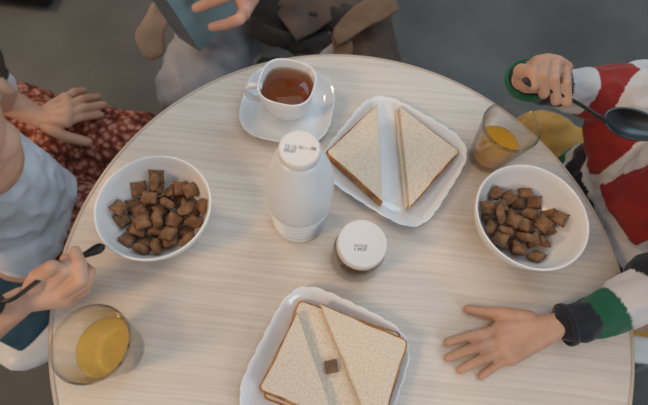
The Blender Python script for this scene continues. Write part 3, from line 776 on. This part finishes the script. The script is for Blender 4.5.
blob('trousers', tr, .005, M['mustard'], kr, 5, .006, .07)
# ------------------------------------------------------------------ adult
ad = empty('person', (-.12, 1.0, .48), 'seated adult in grey trousers and brown cardigan holding a grey-teal box on the lap', 'person')
hc = Vector((-.11, .98, 1.34)); s = .23
hk, hq = head_caps(hc, (0, -1, -.35), (0, -.3, 1), s)
W = P(272, -44, .765)
m = [P(236, -9, .778), P(240, -3, .772), P(243, 3, .764), P(245, 9, .756)]
ah = palm(W, m, .0120, .021)
ah += finger([P(232, -16, .782), P(216, -12, .784), P(203, -9, .772), P(190, -5, .762)], .0092)
ah += finger([m[0], P(222, -3, .784), P(208, 3, .768), P(196, 8, .758)], .0092)
ah += finger([m[3], P(240, 19, .765), P(227, 24, .752), P(212, 27, .742)], .0090)
ah += chain([P(256, -20, .766), P(247, 0, .762), P(244, 14, .756)], [.015, .012, .0105])
arm = chain([Vector((.08, 1.02, 1.08)), Vector((.14, .93, .82)), W], [.048, .040, .026])
W3 = Vector((-.30, .86, .74))
arm += chain([Vector((-.32, 1.02, 1.08)), Vector((-.38, 1.0, .82)), W3], [.048, .040, .026])
m3 = [W3+Vector((.02+.0*i, -.07, .005-.016*i)) for i in range(4)]
ah3 = palm(W3, m3, .011, .020)
for i, q_ in enumerate(m3): ah3 += finger([q_, q_+Vector((.014, -.035, -.008)), q_+Vector((.030, -.045, -.020))], .0085)
ah3 += chain([W3+Vector((.02, -.02, .01)), W3+Vector((.045, -.05, .012)), W3+Vector((.05, -.075, .0))], [.014, .011, .009])
core = [(Vector((-.12, 1.02, .60)), .12, Vector((-.12, 1.03, .98)), .12, ((0, 1, 0), .75)), (Vector((-.27, 1.03, 1.07)), .055, Vector((.03, 1.03, 1.07)), .055),
        (Vector((-.12, 1.03, 1.05)), .06, Vector((-.115, 1.01, 1.22)), .052)]
leg = []
for hx, kx in ((-.22, -.29), (-.02, .03)):
    leg += chain([(hx, .98, .53), (kx, .55, .53), (kx, .60, .12)], [.08, .055, .038]) + chain([(kx, .64, .06), (kx, .54, .04)], [.038, .032])
blob('body', hk+ah+arm+ah3+core+leg, .0026, M['skin_c'], ad, 3)
head_children(ad, hq, s, 'long')
tr = []
for hx, kx in ((-.21, -.275), (-.03, .025)):
    tr += [(Vector((hx, .98, .53)), .100, Vector((kx, .56, .53)), .082), (Vector((kx, .56, .52)), .080, Vector((kx, .58, .12)), .060)]
tr += [(Vector((-.20, 1.0, .54)), .11, Vector((-.04, 1.0, .54)), .11)]
blob('trousers', tr, .006, [M['grey_trouser']], ad, 5, .007, .09)
# dark cloth added in place of the shade in the fold between the thighs
fold_shade = [(P(256, 30, .600), .020, P(300, 45, .590), .020), (P(300, 45, .590), .022, P(345, 45, .60), .022), (P(262, 8, .62), .03, P(345, 20, .62), .03), (P(266, 66, .585), .018, P(335, 64, .585), .022)]
blob('lap_fold_shade', fold_shade, .004, M['charcoal'], ad, 5, .005, .05)
# long brown cardigan: back, sleeves, flaps hanging over the lap
card = [(Vector((-.12, 1.04, .60)), .14, Vector((-.12, 1.04, 1.02)), .14, ((0, 1, 0), .8)), (Vector((-.28, 1.035, 1.07)), .078, Vector((.04, 1.035, 1.07)), .078),
        (Vector((.08, 1.02, 1.07)), .070, Vector((.14, .93, .82)), .055), (Vector((.14, .93, .82)), .055, Vector((.03, .82, .79)), .042),
        (Vector((-.32, 1.02, 1.07)), .070, Vector((-.38, 1.0, .82)), .055), (Vector((-.38, 1.0, .82)), .055, Vector((-.32, .90, .755)), .042)]
blob('cardigan', card, .006, M['brown_knit'], ad, 5, .006, .09)
def flap(name, outline, m, parent, th=.006, wr=.004, sub=3):
    """a cloth panel with real thickness from a 3-D grid: outline rows of points"""
    bm = bmesh.new(); rows = [spline(r_, 6) for r_ in outline]; cols = list(zip(*rows)); cols = [spline(c_, 6) for c_ in cols]
    V = [[bm.verts.new(p+Vector((0, 0, wr*noise.noise(p*28)*1.6))) for p in c_] for c_ in cols]
    for i in range(len(V)-1):
        for j in range(len(V[0])-1): bm.faces.new((V[i][j], V[i+1][j], V[i+1][j+1], V[i][j+1]))
    bmesh.ops.recalc_face_normals(bm, faces=bm.faces)
    bmesh.ops.solidify(bm, geom=bm.faces[:], thickness=th)
    return bm_obj(name, bm, m, parent, world=True)
flap('cardigan_flap', [[P(262, -30, .66), P(300, -30, .67), P(345, -30, .66), P(385, -30, .60)], [P(270, 2, .645), P(300, 0, .655), P(340, -4, .655), P(382, -6, .62)],
                       [P(283, 22, .630), P(305, 18, .64), P(340, 10, .645), P(376, 2, .63)], [P(296, 41, .618), P(308, 35, .625), P(335, 20, .635), P(368, 6, .635)]], M['brown_knit'], ad)
flap('cardigan_flap', [[P(352, -20, .60), P(375, -20, .61), P(392, -20, .58), P(399, -20, .50)], [P(345, 12, .612), P(368, 8, .622), P(384, 6, .60), P(391, 6, .52)],
                       [P(338, 40, .612), P(362, 36, .624), P(384, 32, .60), P(394, 32, .52)], [P(332, 74, .60), P(360, 74, .612), P(390, 72, .59), P(404, 70, .52)]], varied(mat('brown_cardigan_front', (86, 66, 56), .9), (74, 56, 46), (94, 74, 62), 30), ad)
flap('belt', [[P(334, 27, .660), P(352, 9, .664), P(392, -14, .664)], [P(333, 36, .664), P(357, 19, .668), P(396, -4, .668)], [P(338, 46, .656), P(362, 31, .660), P(399, 10, .660)]], M['tan_belt'], ad, .004)
flap('belt_end', [[P(332, 36, .652), P(340, 31, .654), P(349, 35, .652)], [P(333, 48, .644), P(342, 44, .646), P(353, 47, .642)], [P(337, 59, .634), P(344, 61, .634), P(351, 58, .632)]], M['tan_belt'], ad, .004)
flap('cardigan_hem', [[P(150, 4, .60), P(160, 2, .61), P(172, 0, .60)], [P(141, 22, .57), P(152, 20, .58), P(168, 22, .58)], [P(135, 38, .53), P(147, 40, .54), P(163, 38, .55)], [P(143, 56, .49), P(153, 60, .50), P(164, 56, .51)]], M['knit_lit'], ad, .006)
# ------------------------------------------------------------------ the box on the adult's lap
b0 = P(200, 52, .640); bu = P(166, 0, .772); br = P(246, 14, .640); bs = P(192, 50.5, .652)
bxo = empty('tall_box', b0, 'grey-teal box with a darker narrow side, gripped on the adult\'s lap', 'box')
uu = (bu-b0); Lh = uu.length*1.35; uu.normalize(); rr = (br-b0); rr = rr-uu*rr.dot(uu); Lw = rr.length*1.12; rr.normalize(); nn = uu.cross(rr)
if nn.y > 0: nn = -nn     # the front face looks across the table
dp = .056
bm = bmesh.new()
rotm = Matrix((rr, uu, nn)).transposed()
box(bm, b0+rr*(Lw/2)+uu*(Lh/2)-nn*(dp/2), (Lw, Lh, dp), rotm, .0012)
bm_obj('box_body', bm, M['box_side'], bxo, smooth=False, world=True)
bm = bmesh.new(); box(bm, b0+rr*(Lw/2)+uu*(Lh/2)+nn*.0004, (Lw-.002, Lh-.002, .0014), rotm)
bm_obj('front_panel', bm, M['box_face'], bxo, smooth=False, world=True)
# ================================================================== CHAIRS
def shell_chair(loc, rot, label, cushion, cup_):
    DZ = .078; ch = empty('shell_chair', loc, label, 'chair', rot=(0, 0, rot))
    # local: sitter faces +x
    bm = bmesh.new()
    prof = [(.23, .425), (.20, .452), (.10, .445), (-.06, .435), (-.15, .445), (-.21, .50), (-.235, .60), (-.25, .70), (-.262, .79)]
    pp = spline([(a, 0, b-DZ) for a, b in prof], 5); NW = 16; g = []
    for i, p in enumerate(pp):
        t = i/(len(pp)-1); w = .215 if t < .55 else .215-.06*((t-.55)/.45)**2
        if t < .12: w *= .8+.2*t/.12
        row = []
        for j in range(NW+1):
            v = -1+2*j/NW; lift = (abs(v)**3)*.022*(1 if .1 < t < .6 else .35)
            fw = (abs(v)**2.5)*.05*(1 if t > .5 else 0)*min(1, (t-.5)*4 if t > .5 else 0)
            row.append(bm.verts.new((p.x+fw, v*w, p.z+lift)))
        g.append(row)
    for i in range(len(g)-1):
        for j in range(NW): bm.faces.new((g[i][j], g[i+1][j], g[i+1][j+1], g[i][j+1]))
    bmesh.ops.recalc_face_normals(bm, faces=bm.faces); bmesh.ops.solidify(bm, geom=bm.faces[:], thickness=.009)
    bm_obj('seat_shell', bm, M['shell'], ch)
    for sx in (1, -1):
        for sy in (1, -1):
            bm = bmesh.new(); tube(bm, [(sx*.10-.02, sy*.12, (.428-DZ)), (sx*.17-.02, sy*.18, 0)], lambda t: .014-.004*t, 14)
            bm_obj('leg', bm, M['metal_white'], ch)
    bm = bmesh.new(); box(bm, Vector(cup_[0])-Vector((0, 0, DZ)), cup_[1], bev=.012); bm_obj('seat_cushion', bm, cushion, ch)
    return ch
shell_chair((-.63, .262, 0), R(-22), 'white plastic shell chair with a teal cushion under the child in the white top', M['denim'], ((.02, -.02, .462), (.36, .34, .03)))
shell_chair((.765, .33, 0), R(180), 'white plastic shell chair with a mustard cushion under the child in the patchwork hoodie', M['mustard'], ((.0, -.02, .462), (.38, .36, .03)))
adc = shell_chair((-.12, 1.02, 0), R(-90), 'white plastic shell chair under the seated adult', M['charcoal'], ((.0, .0, .455), (.34, .34, .025)))
# unidentified dark low thing far back on the floor
st = empty('floor_object', P(18, -6, 0.0), 'dark low object with a white rounded end, far back on the floor', 'stand')
bm = bmesh.new(); box(bm, (0, 0, .035), (.30, .13, .05), bev=.012); bm_obj('base', bm, M['black_soft'], st)
bm = bmesh.new(); lathe(bm, [(0, .0), (.03, .0), (.034, .02), (.03, .085), (.015, .1), (0, .102)], 32); q_ = bm_obj('foot', bm, M['shell'], st); q_.location = (.055, -.03, .03)
# ================================================================== LIGHT AND CAMERA
def area(name, loc, tgt, size, power, col, shape='RECTANGLE', sy=None):
    l = bpy.data.lights.new(name, 'AREA'); l.shape = shape; l.size = size; l.size_y = sy or size; l.energy = power; l.color = col
    o = bpy.data.objects.new(name, l); COL.objects.link(o); o.location = loc
    o.rotation_euler = (Vector(tgt)-Vector(loc)).to_track_quat('-Z', 'Y').to_euler(); return o
area('ceiling_lamp_light', (-1.1, -.6, 1.9), (-.3, .1, .72), .4, 13, (1.0, .62, .30), 'DISK')
area('floor_warm_fill', (-2.3, 1.6, 2.3), (-1.2, 1.2, 0), .5, 30, (1.0, .70, .42), 'DISK')  # added warm fill for the left part of the floor, no lamp known there
area('overhead_fill', (.3, .5, 2.6), (.1, .4, 0), 1.4, 9, (1.0, .96, .92))  # added soft neutral fill from above, not a fixture of the room
area('window_light', (1.6, -1.3, 2.0), (.1, .2, .72), .9, 15, (.86, .93, 1.0), sy=.9)
area('far_window_light', (1.3, 2.2, 2.3), (.1, .3, .6), 1.6, 24, (.50, .80, 1.0), sy=1.3)
w = bpy.data.worlds.new('room'); SC.world = w; w.use_nodes = True
w.node_tree.nodes['Background'].inputs[0].default_value = (.78, .88, 1.0, 1); w.node_tree.nodes['Background'].inputs[1].default_value = .42
cd = bpy.data.cameras.new('camera'); cam = bpy.data.objects.new('camera', cd); COL.objects.link(cam)
cd.sensor_width = 36; cd.lens = FPX*36/648; cd.clip_start = .02
r3 = Matrix((CR, CU, -_F)).transposed()
cam.matrix_world = Matrix.Translation(Vector(CAMP)) @ r3.to_4x4()
cd.dof.use_dof = True; cd.dof.focus_distance = .56; cd.dof.aperture_fstop = 2.8
SC.camera = cam
SC.view_settings.view_transform = 'Standard'; SC.view_settings.look = 'None'; SC.view_settings.gamma = 1; SC.view_settings.exposure = -.33
SC.cycles.transparent_max_bounces = 24
